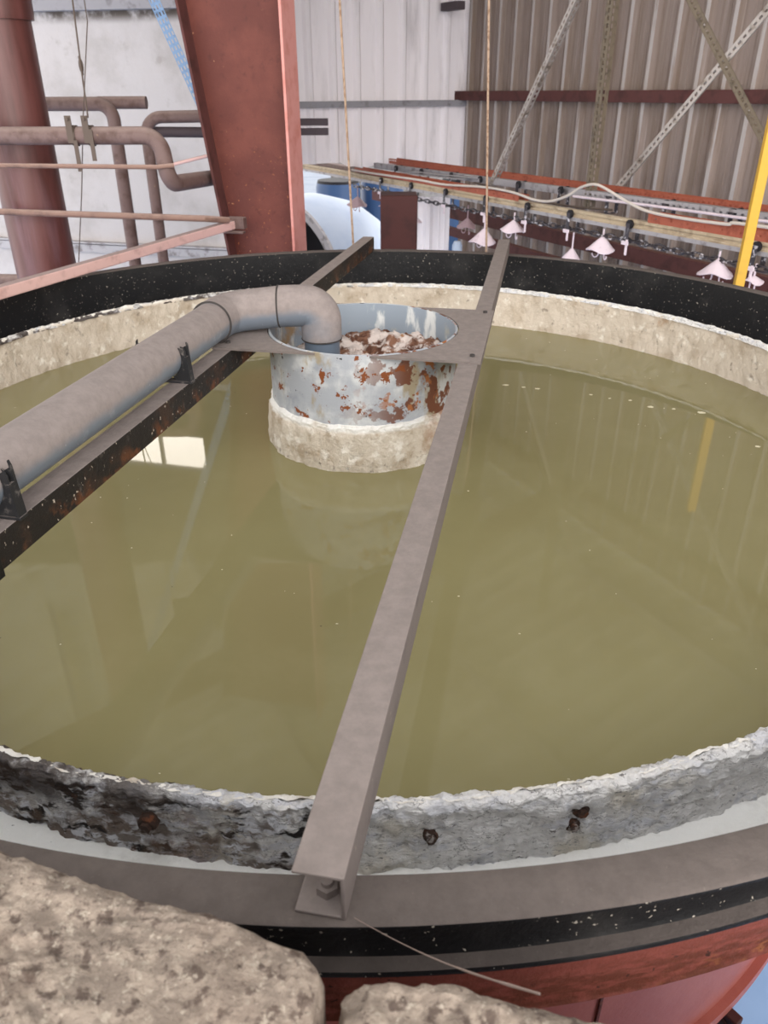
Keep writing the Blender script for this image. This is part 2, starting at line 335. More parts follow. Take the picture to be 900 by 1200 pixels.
# right wall
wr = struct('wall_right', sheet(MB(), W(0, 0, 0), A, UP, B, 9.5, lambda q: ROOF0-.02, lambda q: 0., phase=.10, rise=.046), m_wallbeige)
wr.data.materials.append(m_wallcrown)                       # rib crowns paler: rubbed paint plus light caught there, put into the colour
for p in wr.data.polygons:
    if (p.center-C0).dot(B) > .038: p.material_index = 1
# back wall of white sheets with stepped lower edge over an opening
def backbot(q): return 1.75 if q < .52 else (1.86 if q < 1.14 else (1.83 if q < 1.42 else 1.9))
struct('wall_back', sheet(MB(), W(0, 0, 0), B, UP, A, 3.0, lambda q: roofz(q)-.03, backbot, phase=-.06, rise=.034, minor=False), m_wallwhite)
# left plaster wall, window opening high up
pw0, pw1 = V((-5.2, 5.95, 0)), V((-.80, 4.875, 0))
pd_ = (pw1-pw0).normalized(); pn = V((pd_.y, -pd_.x, 0)); PL_ = (pw1-pw0).length
wl = MB()
def pwbox(mb, q0, q1, z0, z1, th=.2, out=0):
    return mb.box(pw0+pd_*((q0+q1)/2)-pn*(th/2)+pn*out+UP*((z0+z1)/2), (q1-q0, th, z1-z0), (pd_, pn, UP))
wx0, wx1, wz0, wz1 = 2.45, 3.50, 3.80, 4.24
for a_ in ((0, PL_, 0, wz0), (0, wx0, wz0, wz1), (wx1, PL_, wz0, wz1)): pass
pwbox(wl, 0, PL_, 0, 3.16)
wu = MB()
for a_ in ((0, PL_, 3.17, wz0), (0, wx0, wz0, wz1), (wx1, PL_, wz0, wz1)): pwbox(wu, *a_)
wu.prism([(0, wz1), (PL_, wz1), (PL_, 5.10), (0, 5.84)], pw0, pw0-pn*.2, pd_, UP)
struct('wall_left', wl, m_plaster)
struct('wall_upper', wu, m_wallgrime)
w1 = obj('window_1', pwbox(MB(), wx0, wx1, wz0, wz1, .02, -.1), m_glow, kind='structure', smooth=False)
wf = MB()
for a_ in ((wx0, wx1, wz0, wz0+.04), (wx0, wx1, wz1-.04, wz1), (wx0, wx0+.04, wz0, wz1), (wx1-.04, wx1, wz0, wz1), (wx0+.5, wx0+.53, wz0, wz1)): pwbox(wf, *a_, .06, -.06)
obj('window_frame', wf, m_girt_grey, w1, smooth=False)
struct('trim_1', pwbox(MB(), 0, PL_, 3.12, 3.24, .1, .1), m_girt_grey, bevel=.004)     # beam over the plaster
tr = MB(); pwbox(tr, 0, PL_, 1.23, 1.30, .04, .04); pwbox(tr, 0, PL_, 1.31, 1.325, .06, .06)
struct('trim_2', tr, m_greysteel)                                                      # grey strip low on the plaster
# girts
struct('trim_3', MB().prism([(0, 0), (.05, 0), (.05, .055), (0, .055)], W(.038, -.05, 2.385), W(.036, 2.5, 2.395), A, UP), m_girt_grey, bevel=.003)
struct('trim_4', MB().prism([(0, 0), (.07, 0), (.07, .085), (0, .085)], W(-.0, .05, 2.435), W(9, .05, 2.56), B, UP), m_girt_red, bevel=.003)
for i, (z, h) in enumerate(((4.2, .08),)):
    struct('trim_%d' % (5+i), MB().box(W(4.5, .07, z), (9, .06, h), (A, B, UP)), m_girt_red)
# roof, purlins under it
rv = (B+UP*SLOPE).normalized(); rn = A.cross(rv).normalized()
if rn.z > 0: rn = -rn
struct('ceiling', sheet(MB(), W(-3.2, -.2, ROOF0+.02-.2*SLOPE), A, rv, rn, 10.4, lambda q: 9.4, lambda q: 0., pitch=.25, rise=.035), m_roof)
for i, b in enumerate((.5, 2.0, 3.5, 5.0, 6.5, 8.0)):
    struct('trim_%d' % (10+i), MB().prism([(-.03, 0), (.03, 0), (.03, .1), (-.03, .1)], W(0, b, roofz(b)-.15), W(7, b, roofz(b)-.15), B, UP), m_girt_grey)
for i, a in enumerate((2.3, 6.8)):
    struct('trim_%d' % (20+i), MB().prism([(-.07, -.1), (.07, -.1), (.07, .12), (-.07, .12)], W(a, .05, roofz(.05)-.28), W(a, 8.5, roofz(8.5)-.28), A, UP), m_girt_red)
# masonry under the foreground stones
struct('wall_front', MB().box((.0, -2.14, .85), (2.6, .46, 1.7)), m_granite)

# ------------------------------------------------------------------ the tank
def angles(f0=-140, f1=-40, nf=1300, nr=560):
    r = [math.radians(f0+(f1-f0)*i/nf) for i in range(nf)]
    r += [math.radians(f1+(360-(f1-f0))*i/nr) for i in range(nr)]
    return r
tank = thing('settling_tank', (0, 0, 0), 'big round red steel settling tank with black rim and crusted inner weir', 'tank')
def ringlathe(prof, seg=360): return MB().lathe(prof, seg=seg, closed_prof=True)
sh = MB(); sh.lathe([(1.535, 1.600), (1.455, 1.50), (1.455, .70), (1.475, .70), (1.475, .66), (1.44, .66), (.45, .12), (.43, .12), (1.40, .68), (1.44, .72), (1.44, 1.50), (1.525, 1.600)], seg=240, closed_prof=True)
sh_o = obj('tank_shell', sh, m_red, tank)
for k in range(2):
    a = math.radians(-71.5+k*120)
    wj = MB().box((1.457*math.cos(a), 1.457*math.sin(a), 1.12), (.006, .006, .82), (V((math.cos(a), math.sin(a), 0)), V((-math.sin(a), math.cos(a), 0)), UP))
    obj('weld_seam', wj, m_redrust, sh_o)
lau = [(1.737, 1.775), (1.737, 1.655), (1.742, 1.645), (1.536, 1.645), (1.536, 1.651), (1.731, 1.651), (1.731, 1.775)]
obj('launder_trough', ringlathe(lau), m_redrust, tank)
rim = [(1.729, 1.899), (1.732, 1.9), (1.783, 1.9), (1.787, 1.897), (1.787, 1.893), (1.746, 1.891), (1.741, 1.885), (1.740, 1.785), (1.743, 1.777), (1.760, 1.775), (1.761, 1.773), (1.7605, 1.766), (1.73, 1.765), (1.7285, 1.70), (1.726, 1.70), (1.7265, 1.83)]
obj('rim_channel', ringlathe(rim), m_rim, tank, angle=50)
dep = MB().lathe([(1.535, 1.655), (1.56, 1.662), (1.62, 1.657), (1.70, 1.655), (1.727, 1.662)], angs=None, seg=720, disp=lambda p, a, r, z: p+UP*(.006*fb(p, 22)+.004))
obj('lime_deposit', dep, m_white, tank)
def weir_disp(amp, out):
    def d(p, a, r, z):
        n1 = fb(p, 7, 3); n2 = fb(p*V((1, 1, 1.6)) if False else V((p.x, p.y, p.z*1.7)), 26, 4); n3 = fb(p, 70, 3)
        k = amp*(.35*n1+.42*n2+.42*n3)
        e = V((math.cos(a), math.sin(a), 0))
        q = p+e*(k*out)
        if z > 1.77: q.z += (.004*fb(p, 50, 3)+.003*max(0, fb(p, 13, 2)))*(z-1.77)/.02
        return q
    return d
def lerp_prof(P, n):
    out = []
    for (r0, z0), (r1, z1) in zip(P, P[1:]):
        for k in range(n): out.append((r0+(r1-r0)*k/n, z0+(z1-z0)*k/n))
    return out+[P[-1]]
AN = angles()
topj = (1.5375, 1.790)
obj('scale_crust', MB().lathe(lerp_prof([(1.50, 1.52), (1.512, 1.62), (1.522, 1.70), (1.526, 1.775), (1.530, 1.788), topj], 5), angs=angles(-140, -40, 700, 800)+[], disp=weir_disp(.010, -1)).add([], []), m_crust_in, tank, angle=80)
w_o = obj('weir_plate', MB().lathe(lerp_prof([(1.520, 1.776), (1.529, 1.788), topj, (1.546, 1.787), (1.548, 1.775), (1.545, 1.72), (1.548, 1.66), (1.552, 1.64)], 6), angs=AN, disp=weir_disp(.013, 1)), m_crust_out, tank, angle=80)
for x, y, z, r in ((-.296, -1.522, 1.735, .009), (.098, -1.538, 1.730, .007), (.310, -1.508, 1.747, .008), (.300, -1.512, 1.723, .007)):
    e = V((x, y, 0)).normalized()
    b = MB(); b.tube([V((x, y, z))-e*.02, V((x, y, z))+e*.007, V((x, y, z))+e*.010], [r*1.6, r*1.6, r*1.3], 18); b.hexa(V((x, y, z))+e*.009, r, .006, e)
    b.v = [v+V((1, 1, 1))*(.0015*fb(v, 120, 2)) for v in b.v]
    obj('bolt', b, m_bolt_rust, w_o)
for k in range(6):
    a = math.radians(-53.8+60*k); e = V((math.cos(a), math.sin(a), 0)); t = V((-e.y, e.x, 0))
    lb = MB(); lb.box(e*1.45+UP*.32, (.07, .04, .64), (e, t, UP)); lb.box(e*1.45+UP*.01, (.14, .14, .02), (e, t, UP)); lb.box(e*1.475+UP*.60, (.06, .03, .12), (e, t, UP))
    obj('leg', lb, m_darkred, tank, bevel=.004)

# water
wt = MB().lathe([(0, 1.62), (.6, 1.62), (1.2, 1.62), (1.518, 1.62), (1.518, 1.60), (1.40, 1.50), (1.40, .9), (0, .9)], seg=160)
tag(obj('tank_water', wt, m_water, smooth=False), 'murky olive green water filling the round tank', 'water', kind='stuff')
fl = MB()
def fleck(x, y, r):
    n = random.randint(4, 7); h = random.uniform(.0008, .0018); a0 = random.random()*6
    P = [V((x+r*random.uniform(.5, 1.1)*math.cos(a0+2*PI*i/n), y+r*.7*random.uniform(.5, 1.1)*math.sin(a0+2*PI*i/n), 1.6202)) for i in range(n)]
    fl.add(P+[V((x, y, 1.6202+h))], [(i, (i+1) % n, n) for i in range(n)]+[tuple(range(n))[::-1]])
for i in range(130):
    a = random.random()*2*PI; r = 1.45*math.sqrt(random.random())
    if (r*math.cos(a)+.02)**2+(r*math.sin(a)-.13)**2 < .13: continue
    fleck(r*math.cos(a), r*math.sin(a), random.uniform(.0012, .0035))
for x, y, r in ((.500, .585, .014), (.565, .560, .012), (.615, .545, .014), (.800, .480, .013), (.86, .44, .009), (.93, .42, .011), (.985, .355, .014), (1.06, .335, .011), (1.145, .30, .020), (1.22, .01, .012)): fleck(x, y, r)
tag(obj('floating_debris', fl, m_fleck, smooth=False), 'small pale and dark flecks floating on the olive water', 'debris', kind='stuff')

# ------------------------------------------------------------------ feed drum with its two mounting plates
DC = V((-.028, .134, 0)); DR = .292
drum = thing('feed_drum', (DC.x, DC.y, 1.3), 'round galvanised feed drum with flaking paint standing in the middle of the tank', 'drum')
obj('drum_shell', MB().lathe([(DR, 1.30), (DR, 1.972), (DR-.004, 1.974), (DR-.008, 1.972)], DC, 128), m_drum, drum)
obj('inner_wall', MB().lathe([(DR-.008, 1.973), (DR-.008, 1.30), (DR-.002, 1.30)], DC, 128), m_drum_in, drum)
def dd(p, a, r, z):
    q = p+DC; e = V((math.cos(a), math.sin(a), 0))
    k = .006*fb(q, 16, 4)+.004*fb(q, 60, 3)
    w = 1.0 if z < 1.76 else .5
    s = q+e*k*w
    if z > 1.73: s.z += .008*fb(q, 10, 3)
    return s-DC
obj('scale_crust', MB().lathe(lerp_prof([(DR-.004, 1.768), (DR+.004, 1.763), (DR+.009, 1.755), (DR+.008, 1.744), (DR+.015, 1.732), (DR+.017, 1.66), (DR+.016, 1.60), (DR+.01, 1.50)], 5), DC, 420, disp=dd), m_crust_drum, drum, angle=80)
sl = MB(); rs = [(DR-.010)*i/26 for i in range(27)]
def sd(p, a, r, z):
    q = p+DC; return p+UP*(.022*fb(q, 12, 4)+.016*fb(q, 44, 3)+.03*math.exp(-((q.x-.1)**2+(q.y-.28)**2)/.03))
sl.lathe([(r, 1.868) for r in rs], DC, 150, disp=sd)
obj('sludge', sl, m_sludge, drum, angle=80)
TH = math.radians(10.8); U = V((math.cos(TH), -math.sin(TH), 0)); N_ = V((math.sin(TH), math.cos(TH), 0))
dcu, dcv = DC.dot(U), DC.dot(N_)
def plate(umin, umax, side):
    v0, v1 = -.158, .395; R = DR+.003
    poly = []
    n = 40
    a0 = math.asin(max(-1, min(1, (v0-dcv)/R))); a1 = math.asin(max(-1, min(1, (v1-dcv)/R)))
    arc = [(dcu+side*R*math.cos(a0+(a1-a0)*i/n), dcv+R*math.sin(a0+(a1-a0)*i/n)) for i in range(n+1)]
    ue = umax if side > 0 else umin
    poly = arc+[(ue, v1), (ue, v0)]
    mb = MB(); z0, z1 = 1.966, 1.972; k = len(poly)
    vs = [U*x+N_*y+UP*z0 for x, y in poly]+[U*x+N_*y+UP*z1 for x, y in poly]
    fs = [(i, (i+1) % k, (i+1) % k+k, i+k) for i in range(k)]
    for base in (0, k):
        for i in range(n//2): pass
    # caps as strips from the arc to the outer edge
    ev = [(ue, v0+(v1-v0)*i/n) for i in range(n+1)]
    vs2 = []
    for z in (z0, z1):
        vs2 += [U*x+N_*y+UP*z for x, y in arc]+[U*x+N_*y+UP*z for x, y in ev]
    m = n+1; fs2 = []
    for s in (0, 2*m):
        fs2 += [(s+i, s+i+1, s+m+i+1, s+m+i) for i in range(n)]
    fs2 += [(i, i+1, 2*m+i+1, 2*m+i) for i in range(n)]+[(m+i, m+i+1, 3*m+i+1, 3*m+i) for i in range(n)]
    fs2 += [(0, m, 3*m, 2*m), (n, m+n, 3*m+n, 2*m+n)]
    return mb.add(vs2, fs2)
for side, a_, b_ in ((1, 0, .333), (-1, -.435, 0)):
    p_ = obj('mounting_plate', plate(a_, b_, side), m_dustbeam, drum, smooth=False)
    for v in (-.108, .36):
        u = .306 if side > 0 else -.405+ (v+.1)*.02
        obj('bolt', MB().hexa(U*u+N_*v+UP*1.972, .0075, .006), m_seam, p_)

# ------------------------------------------------------------------ cross beams (steel channels, web to the right, open to the left)
def channel(mb, p0, p1, w, h, t, side):
    d = (p1-p0).normalized(); s = V((d.y, -d.x, 0))
    poly = [(0, 0), (0, h), (-w, h), (-w, h-t), (-t, h-t), (-t, t), (-w, t), (-w, 0)]
    return mb.prism(poly, p0, p1, s, UP)
cb = thing('channel_beam', (.0, -1.78, 1.9), 'dusty grey steel channel beam lying across the tank in the middle of the picture', 'beam', 'channel beams across the tank')
P0 = U*.3295+N_*-1.752+UP*1.9005; P1 = U*.3195+N_*1.753+UP*1.9005
obj('channel', channel(MB(), P0, P1, .054, .065, .0045, 1), m_dustbeam, cb, bevel=.0015, smooth=False)
bb = P0-U*.026+N_*.028+UP*.0045
hb = MB(); hb.hexa(bb, .0125, .011); hb.tube([bb, bb+UP*.017], .007, 14)
obj('bolt', hb, m_dustbeam, cb)
ft = MB(); q = P0-U*.027+N_*.012; ft.box(q+UP*.0025, (.058, .03, .005), (U, N_, UP)); ft.box(q+U*.024+N_*-.011+UP*.028, (.006, .010, .045), (U, N_, UP))
lb_ = thing('channel_beam', (-.75, -1.6, 1.9), 'black tarred and rusty channel beam carrying the grey pipe over the tank', 'beam', 'channel beams across the tank')
LH = math.radians(12.1); ld = V((math.sin(LH), math.cos(LH), 0)); ls = V((ld.y, -ld.x, 0))
def Lp(y, z=0.): return V((-.430+.2144*(y+.213), y, z))      # right edge of the left beam
obj('channel', channel(MB(), Lp(-1.66, 1.9005), Lp(1.742, 1.9005), .054, .065, .0045, 1), m_tarbeam, lb_, bevel=.0015, smooth=False)
pt = MB(); a0, a1 = Lp(-1.50, 1.893), Lp(-1.135, 1.893)
pt.prism([(0, 0), (.006, 0), (.006, .068), (0, .068)], a0+ls*.0005, a1+ls*.0005, ls, UP)
obj('doubler_plate', pt, m_rim, lb_, bevel=.001, smooth=False)

# ------------------------------------------------------------------ inlet pipe along the left beam, bending over and down into the drum
pipe = thing('inlet_pipe', (-.6, -.8, 1.975), 'thick dusty grey plastic pipe running along the left beam and elbowing down into the drum', 'pipe')
def Ax(y, z=2.031): return V((-.512+.2144*(y+.27), y, z))
pa, pb = Ax(-2.0), Ax(.02)
obj('straight_pipe', MB().tube([pa, pb], .0555, 40), m_pvc, pipe)
e1 = V((-.40, .105, 2.040)); e2 = V((-.152, .112, 2.046)); e3 = V((-.152, .112, 1.93))
path = round_path([Ax(-.03), Ax(.085), V((-.275, .108, 2.043))], .10, 12)
obj('bend', MB().tube(path, [.0605]*(len(path)), 40), m_pvc, pipe)
path2 = round_path([V((-.283, .108, 2.043)), V((-.155, .108, 2.046)), V((-.155, .108, 1.945))], .062, 14)
obj('elbow', MB().tube(path2, .0615, 40), m_pvc, pipe)
obj('drop_pipe', MB().tube([V((-.155, .108, 1.96)), V((-.155, .108, 1.84))], .0545, 40), m_pvc_clean, pipe)
for c, d, r in ((Ax(-.03), ld, .0585), (V((-.281, .108, 2.043)), V((1, 0, .02)).normalized(), .060), (V((-.155, .108, 1.945)), UP, .059)):
    ring = MB(); x = d.orthogonal().normalized(); y = d.cross(x)
    ring.tube([c+(x*math.cos(2*PI*i/48)+y*math.sin(2*PI*i/48))*(r+.001) for i in range(48)], .0028, 8, closed=True)
    obj('joint_ring', ring, m_seam, pipe)

def clip(yc, label, bent):
    c = Ax(yc); root = thing('pipe_clip', (c.x, c.y, 1.9655), label, 'pipe clip', 'clips holding the grey pipe')
    b = MB(); bz = 1.9655
    b.prism([(-.055, 0), (.078, 0), (.078, .006), (-.055, .006)], Ax(yc-.011, bz), Ax(yc+.011, bz), ls, UP)
    obj('base', b, m_blackplastic, root, bevel=.001, smooth=False)
    for sg in (1, -1):
        prof = []
        R0, R1 = .0565, .063
        # upright web wedge, then a curved finger hugging the pipe
        inn = [(R0*math.cos(a), R0*math.sin(a)+.0655) for a in [math.radians(-60+k*8) for k in range(12)]]
        outp = [(.074, .0065), (.070, .06), (.066, .09), (.060, .096)]
        poly = inn+[(.054, .096)]
        poly = [(x*sg, y) for x, y in inn]+[(x*sg, y) for x, y in ((.0555, .089), (.064, .094), (.069, .085), (.071, .06), (.076, .0065), (.035, .0065))]
        for off in (-.0085, .0045):
            mbx = MB(); mbx.prism(poly, Ax(yc+off, bz), Ax(yc+off+.004, bz), ls, UP)
            if off < 0: arm = mbx
            else: arm.add(mbx.v, mbx.f)
        arm.prism([(x*sg, y) for x, y in ((.069, .0065), (.076, .0065), (.0715, .07), (.066, .07))], Ax(yc-.011, bz), Ax(yc+.011, bz), ls, UP)
        arm.prism([(x*sg, y) for x, y in ((.069, .07), (.0715, .07), (.070, .098), (.066, .103+bent*.006))], Ax(yc+.005, bz), Ax(yc+.011, bz), ls, UP)
        obj('arm', arm, m_blackplastic, root, smooth=False)
clip(-.34, 'black plastic pipe clip close to the elbow of the grey pipe', 0)
clip(-1.045, 'black plastic pipe clip with split prongs at the left picture edge', 1)

# ------------------------------------------------------------------ foreground stones
def stone(name, outline, ztop, zbot, label, bulge=.02, seed=0):
    cx = sum(p[0] for p in outline)/len(outline); cy = sum(p[1] for p in outline)/len(outline)
    # resample the outline
    n = 160; P = [V((x, y, 0)) for x, y in outline]; m = len(P)
    L = [(P[(i+1) % m]-P[i]).length for i in range(m)]; tot = sum(L); pts = []
    for k in range(n):
        d = tot*k/n; i = 0
        while d > L[i]: d -= L[i]; i += 1
        pts.append(P[i].lerp(P[(i+1) % m], d/L[i]))
    for _ in range(3): pts = [(pts[i-1]+pts[i]*2+pts[(i+1) % n])/4 for i in range(n)]
    c = V((cx, cy, 0)); rings = []
    R = .02
    lev = []
    for k in range(26): lev.append((k/26*.86, 0.))                      # towards the edge on the top
    for k in range(11):
        a = PI/2*k/10; lev.append((None, a))                           # rounded shoulder
    for k in range(1, 8): lev.append(('side', k/7))
    mb = MB(); vs = []
    for s, a in lev:
        for p in pts:
            e = (p-c); el = e.length; eh = e/el
            if s is None: q = c+eh*(el-R+R*math.sin(a)); z = ztop-R+R*math.cos(a)
            elif s == 'side': q = c+eh*el; z = ztop-R-(ztop-R-zbot)*a
            else: q = c+eh*((el-R)*s/.86); z = ztop
            q = V((q.x, q.y, z)); so = V((seed, 0, 0))
            nrm = V((eh.x, eh.y, 1)).normalized() if s is None else (V((0, 0, 1)) if s != 'side' else eh)
            q += nrm*(.005*fb(q+so, 9, 3)+.005*fb(q+so, 34, 4)+.0035*fb(q+so, 95, 2))
            vs.append(q)
    fs = []
    for i in range(len(lev)-1):
        for k in range(n):
            l = (k+1) % n; fs.append((i*n+k, i*n+l, (i+1)*n+l, (i+1)*n+k))
    fs.append(tuple(range((len(lev)-1)*n, len(lev)*n)))
    mb.add(vs, fs)
    return tag(obj(name, mb, m_granite, at=(cx, cy, zbot), angle=80), label, 'stone', 'rough stones in front of the tank')
stone('granite_stone', [(-.72, -1.69), (-.50, -1.745), (-.335, -1.782), (-.279, -1.803), (-.216, -1.824), (-.117, -1.853), (-.054, -1.873), (-.010, -1.900), (-.016, -1.945), (-.04, -2.28), (-.72, -2.28)], 2.022, 1.70, 'large rough granite stone filling the lower left corner')
stone('granite_stone', [(-.003, -1.925), (.012, -1.893), (.041, -1.903), (.069, -1.897), (.111, -1.905), (.164, -1.921), (.23, -1.945), (.34, -1.99), (.36, -2.2), (.0, -2.25)], 2.006, 1.70, 'smaller rough granite stone at the bottom centre right of the large one', seed=5)

# cobweb strand from the beam end to the small stone
a0, a1 = V((.004, -1.782, 1.905)), V((.165, -1.898, 1.975))
cw = [a0.lerp(a1, t/14)+UP*(-.012*math.sin(PI*t/14)) for t in range(15)]
tag(obj('cobweb_strand', MB().tube(cw, [.0005+.0014*max(0, t/14-.3)*(1+.4*math.sin(t*2.2)) for t in range(15)], 6), m_cobweb, at=a0), 'dusty cobweb strand stretched from the beam end to the small stone', 'cobweb')

# ------------------------------------------------------------------ left background: column, vent pipe, pipes, railing
col = thing('steel_column', (-.68, 2.4, 0), 'red tapered steel I-section column rising behind the tank left of centre', 'column')
TC = math.radians(13); cw_ = V((math.cos(TC), -math.sin(TC), 0)); cn = V((math.sin(TC), math.cos(TC), 0))
ctr = V((-.450, 2.40, 0))
def leftu(z): return -.385-(z-1.76)*.128
zt = 4.95; wb = MB()
L0, L1 = leftu(0), leftu(zt)
def cp(u, n, z): return ctr+cw_*u+cn*n+UP*z
wb.add([cp(L0, -.006, 0), cp(.02, -.006, 0), cp(.0, -.006, zt), cp(L1, -.006, zt), cp(L0, .006, 0), cp(.02, .006, 0), cp(.0, .006, zt), cp(L1, .006, zt)],
       [(0, 1, 2, 3), (4, 7, 6, 5), (0, 4, 5, 1), (3, 2, 6, 7), (1, 5, 6, 2), (0, 3, 7, 4)])
obj('web', wb, m_colred, col, smooth=False)
for u0, u1, nm in ((L0, L1, 0), (.014, -.004, 1)):
    f = MB(); f.add([cp(u0-.007, -.105, 0), cp(u0+.007, -.105, 0), cp(u0+.007, .105, 0), cp(u0-.007, .105, 0), cp(u1-.007, -.105, zt), cp(u1+.007, -.105, zt), cp(u1+.007, .105, zt), cp(u1-.007, .105, zt)],
                    [(0, 3, 2, 1), (4, 5, 6, 7), (0, 1, 5, 4), (1, 2, 6, 5), (2, 3, 7, 6), (3, 0, 4, 7)])
    obj('flange', f, m_flange_lit if nm else m_girt_red, col, smooth=False)
obj('base_plate', MB().box(cp(-.24, 0, .012), (.75, .34, .024), (cw_, cn, UP)), m_colred, col, smooth=False)

vp = thing('vent_pipe', (-1.885, 2.33, 0), 'wide round red-brown vertical pipe at the left edge behind the rails', 'pipe')
obj('pipe_body', MB().tube([V((-1.885, 2.33, 0)), V((-1.885, 2.33, 4.8))], .163, 48), m_pipered, vp)
obj('collar', MB().lathe([(.163, -.05), (.178, -.05), (.182, -.02), (.182, .06), (.19, .065), (.19, .085), (.163, .085)], (-1.885, 2.33, 2.95), 48), m_pipered, vp)

def pipe_obj(name, path, r, m, label, cat='pipe', seg=20, group=None):
    return tag(obj(name, MB().tube(path, r, seg), m, at=path[0]), label, cat, group)
bp = round_path([(-3.2, 2.0, 2.40), (-1.063, 2.0, 2.40), (-1.043, 2.0, 2.178), (-.952, 2.55, 2.148), (-.80, 3.3, 2.12)], .09, 10)
pipe_obj('horizontal_pipe', bp, .041, m_brownpipe, 'thick brown horizontal pipe bending down in an S before the red column')
pipe_obj('thin_pipe', [(-3.0, 1.93, 2.285), (-1.08, 1.95, 2.262), (-1.0, 1.97, 2.268)], .011, m_rail, 'thin brown pipe just under the thick horizontal pipe')
pipe_obj('thin_pipe', [(-1.28, 2.75, 2.185), (-.80, 2.75, 2.29)], .010, m_pinkrail, 'short thin pinkish pipe behind the S bend of the thick pipe')
p1 = round_path([(-3.4, 3.2, 2.507), (-1.64, 3.2, 2.507), (-1.645, 3.2, .0)], .09, 8)
pipe_obj('branch_pipe', [(-1.74, 3.26, 2.512), (-1.44, 3.26, 2.512)], .036, m_brownpipe, 'short grey-brown pipe stub sticking out right of the first downpipe')
pipe_obj('down_pipe', p1, .040, m_brownpipe, 'grey-brown pipe bending from horizontal to vertical, left of two downpipes')
p2 = round_path([(-.75, 3.0, 2.45), (-1.395, 3.0, 2.44), (-1.392, 3.0, .0)], .10, 8)
pipe_obj('down_pipe', p2, .034, m_brownpipe, 'grey-brown pipe curving down, nearest downpipe to the red column')
pipe_obj('rack_pipe', [(-1.37, 3.08, 2.357), (-.7, 3.08, 2.35)], .03, m_dark, 'dark horizontal pipe under the curve of the second downpipe')
# suspended clamps on the thick pipe
for x, dz, lab in ((-1.475, -.12, 'pipe clamp with the bar hanging lower on the thick horizontal pipe'), (-1.395, .0, 'pipe clamp nearer the S bend on the thick horizontal pipe')):
    c = thing('pipe_clamp', (x, 2.0, 2.40), lab, 'clamp', 'clamps hanging on the thick pipe')
    band = MB(); band.lathe([(.0415, -.012), (.047, -.012), (.047, .012), (.0415, .012)], (x, 2.0, 2.40), 32, closed_prof=True, M=Matrix.Rotation(PI/2, 4, 'Y'))
    obj('band', band, m_wire, c)
    bar = MB(); bar.box((x-.008, 1.955, 2.43), (.03, .006, .12)); bar.box((x+.012, 1.953, 2.36+dz*.4), (.02, .005, .14)); 
    obj('bar', bar, m_wire, c, smooth=False)
    obj('bolt', MB().hexa((x-.008, 1.951, 2.475), .008, .01, (0, -1, 0)), m_wire, c)
sw = thing('suspension_wire', (-1.40, 2.05, 2.49), 'steel wire with a turnbuckle holding up the thick pipe', 'wire')
obj('wire', MB().tube([(-1.395, 1.99, 2.48), (-1.424, 2.1, 2.725), (-1.44, 2.2, 3.15), (-1.5, 2.5, 4.9)], .004, 6), m_wire, sw)
tb = MB(); tb.tube([V((-1.424, 2.1, 2.70))+V((.008*math.cos(a), 0, .028*math.sin(a))) for a in [2*PI*i/16 for i in range(16)]], .0035, 6, closed=True); tb.tube([(-1.42, 2.09, 2.66), (-1.426, 2.1, 2.74)], .006, 8)
obj('turnbuckle', tb, m_wire, sw)
tag(obj('hanging_wire', MB().tube([(-1.41, 2.32, 4.9), (-1.43, 2.32, 2.893), (-1.528, 2.3, 2.45), (-1.60, 2.3, 2.1), (-1.69, 2.3, 1.715), (-1.70, 2.3, 1.3)], .0028, 6), m_wire, at=(-1.43, 2.32, 2.89)), 'thin straight wire hanging behind the thick pipe down to the floor', 'wire')
tag(obj('hanging_strip', perforated(MB(), (-1.97, 2.9, 4.9), (-.99, 2.9, 2.42), (1, 0, .25), .058, .035, .02, .008, .003, 3), m_bluestrip, at=(-1.2, 2.9, 3.0), smooth=False), 'pale blue perforated metal strip slanting down behind the red column', 'strip')

gr = thing('guard_rail', (-.815, 2.28, 1.94), 'brown handrail meeting a pinkish square rail in a corner on the red column', 'railing')
obj('top_tube', MB().tube([(-3.2, 2.05, 2.085), (-.90, 2.10, 1.998), (-.80, 2.20, 1.975)], .0165, 16), m_rail, gr)
r0, r1 = V((-.80, 2.30, 1.938)), V((-1.72, .0, 1.938)); rd = (r1-r0).normalized(); rs_ = V((rd.y, -rd.x, 0))
r1 = r0+rd*1.85
sq = MB(); sq.prism([(-.022, -.024), (.022, -.024), (.022, .022), (-.022, .022)], r0, r0+rd*2.9, rs_, UP)
obj('square_rail', sq, m_pinkrail, gr, bevel=.006, smooth=False)
bk = MB(); bk.box((-.775, 2.31, 1.945), (.10, .05, .06), (cw_, cn, UP)); bk.box((-.79, 2.285, 1.90), (.12, .04, .012), (cw_, cn, UP))
obj('corner_bracket', bk, m_brownpipe, gr, bevel=.004, smooth=False)
obj('post', MB().tube([r0+rd*2.8+UP*-.02, r0+rd*2.8-UP*1.93], .02, 16), m_rail, gr)

# ledge at the lower left with a thick pipe on it
lp = thing('low_pipe', (-2.6, 3.5, 0), 'dusty pipe lying low behind the wide red-brown vertical pipe', 'pipe')
obj('pipe', MB().tube([(-4.5, 3.7, 1.36), (-2.35, 3.5, 1.36)], .05, 20), m_brownpipe, lp)
for x, y in ((-4.2, 3.672), (-2.6, 3.523)): obj('support', MB().box((x, y, .655), (.06, .06, 1.31)), m_brownpipe, lp, smooth=False)

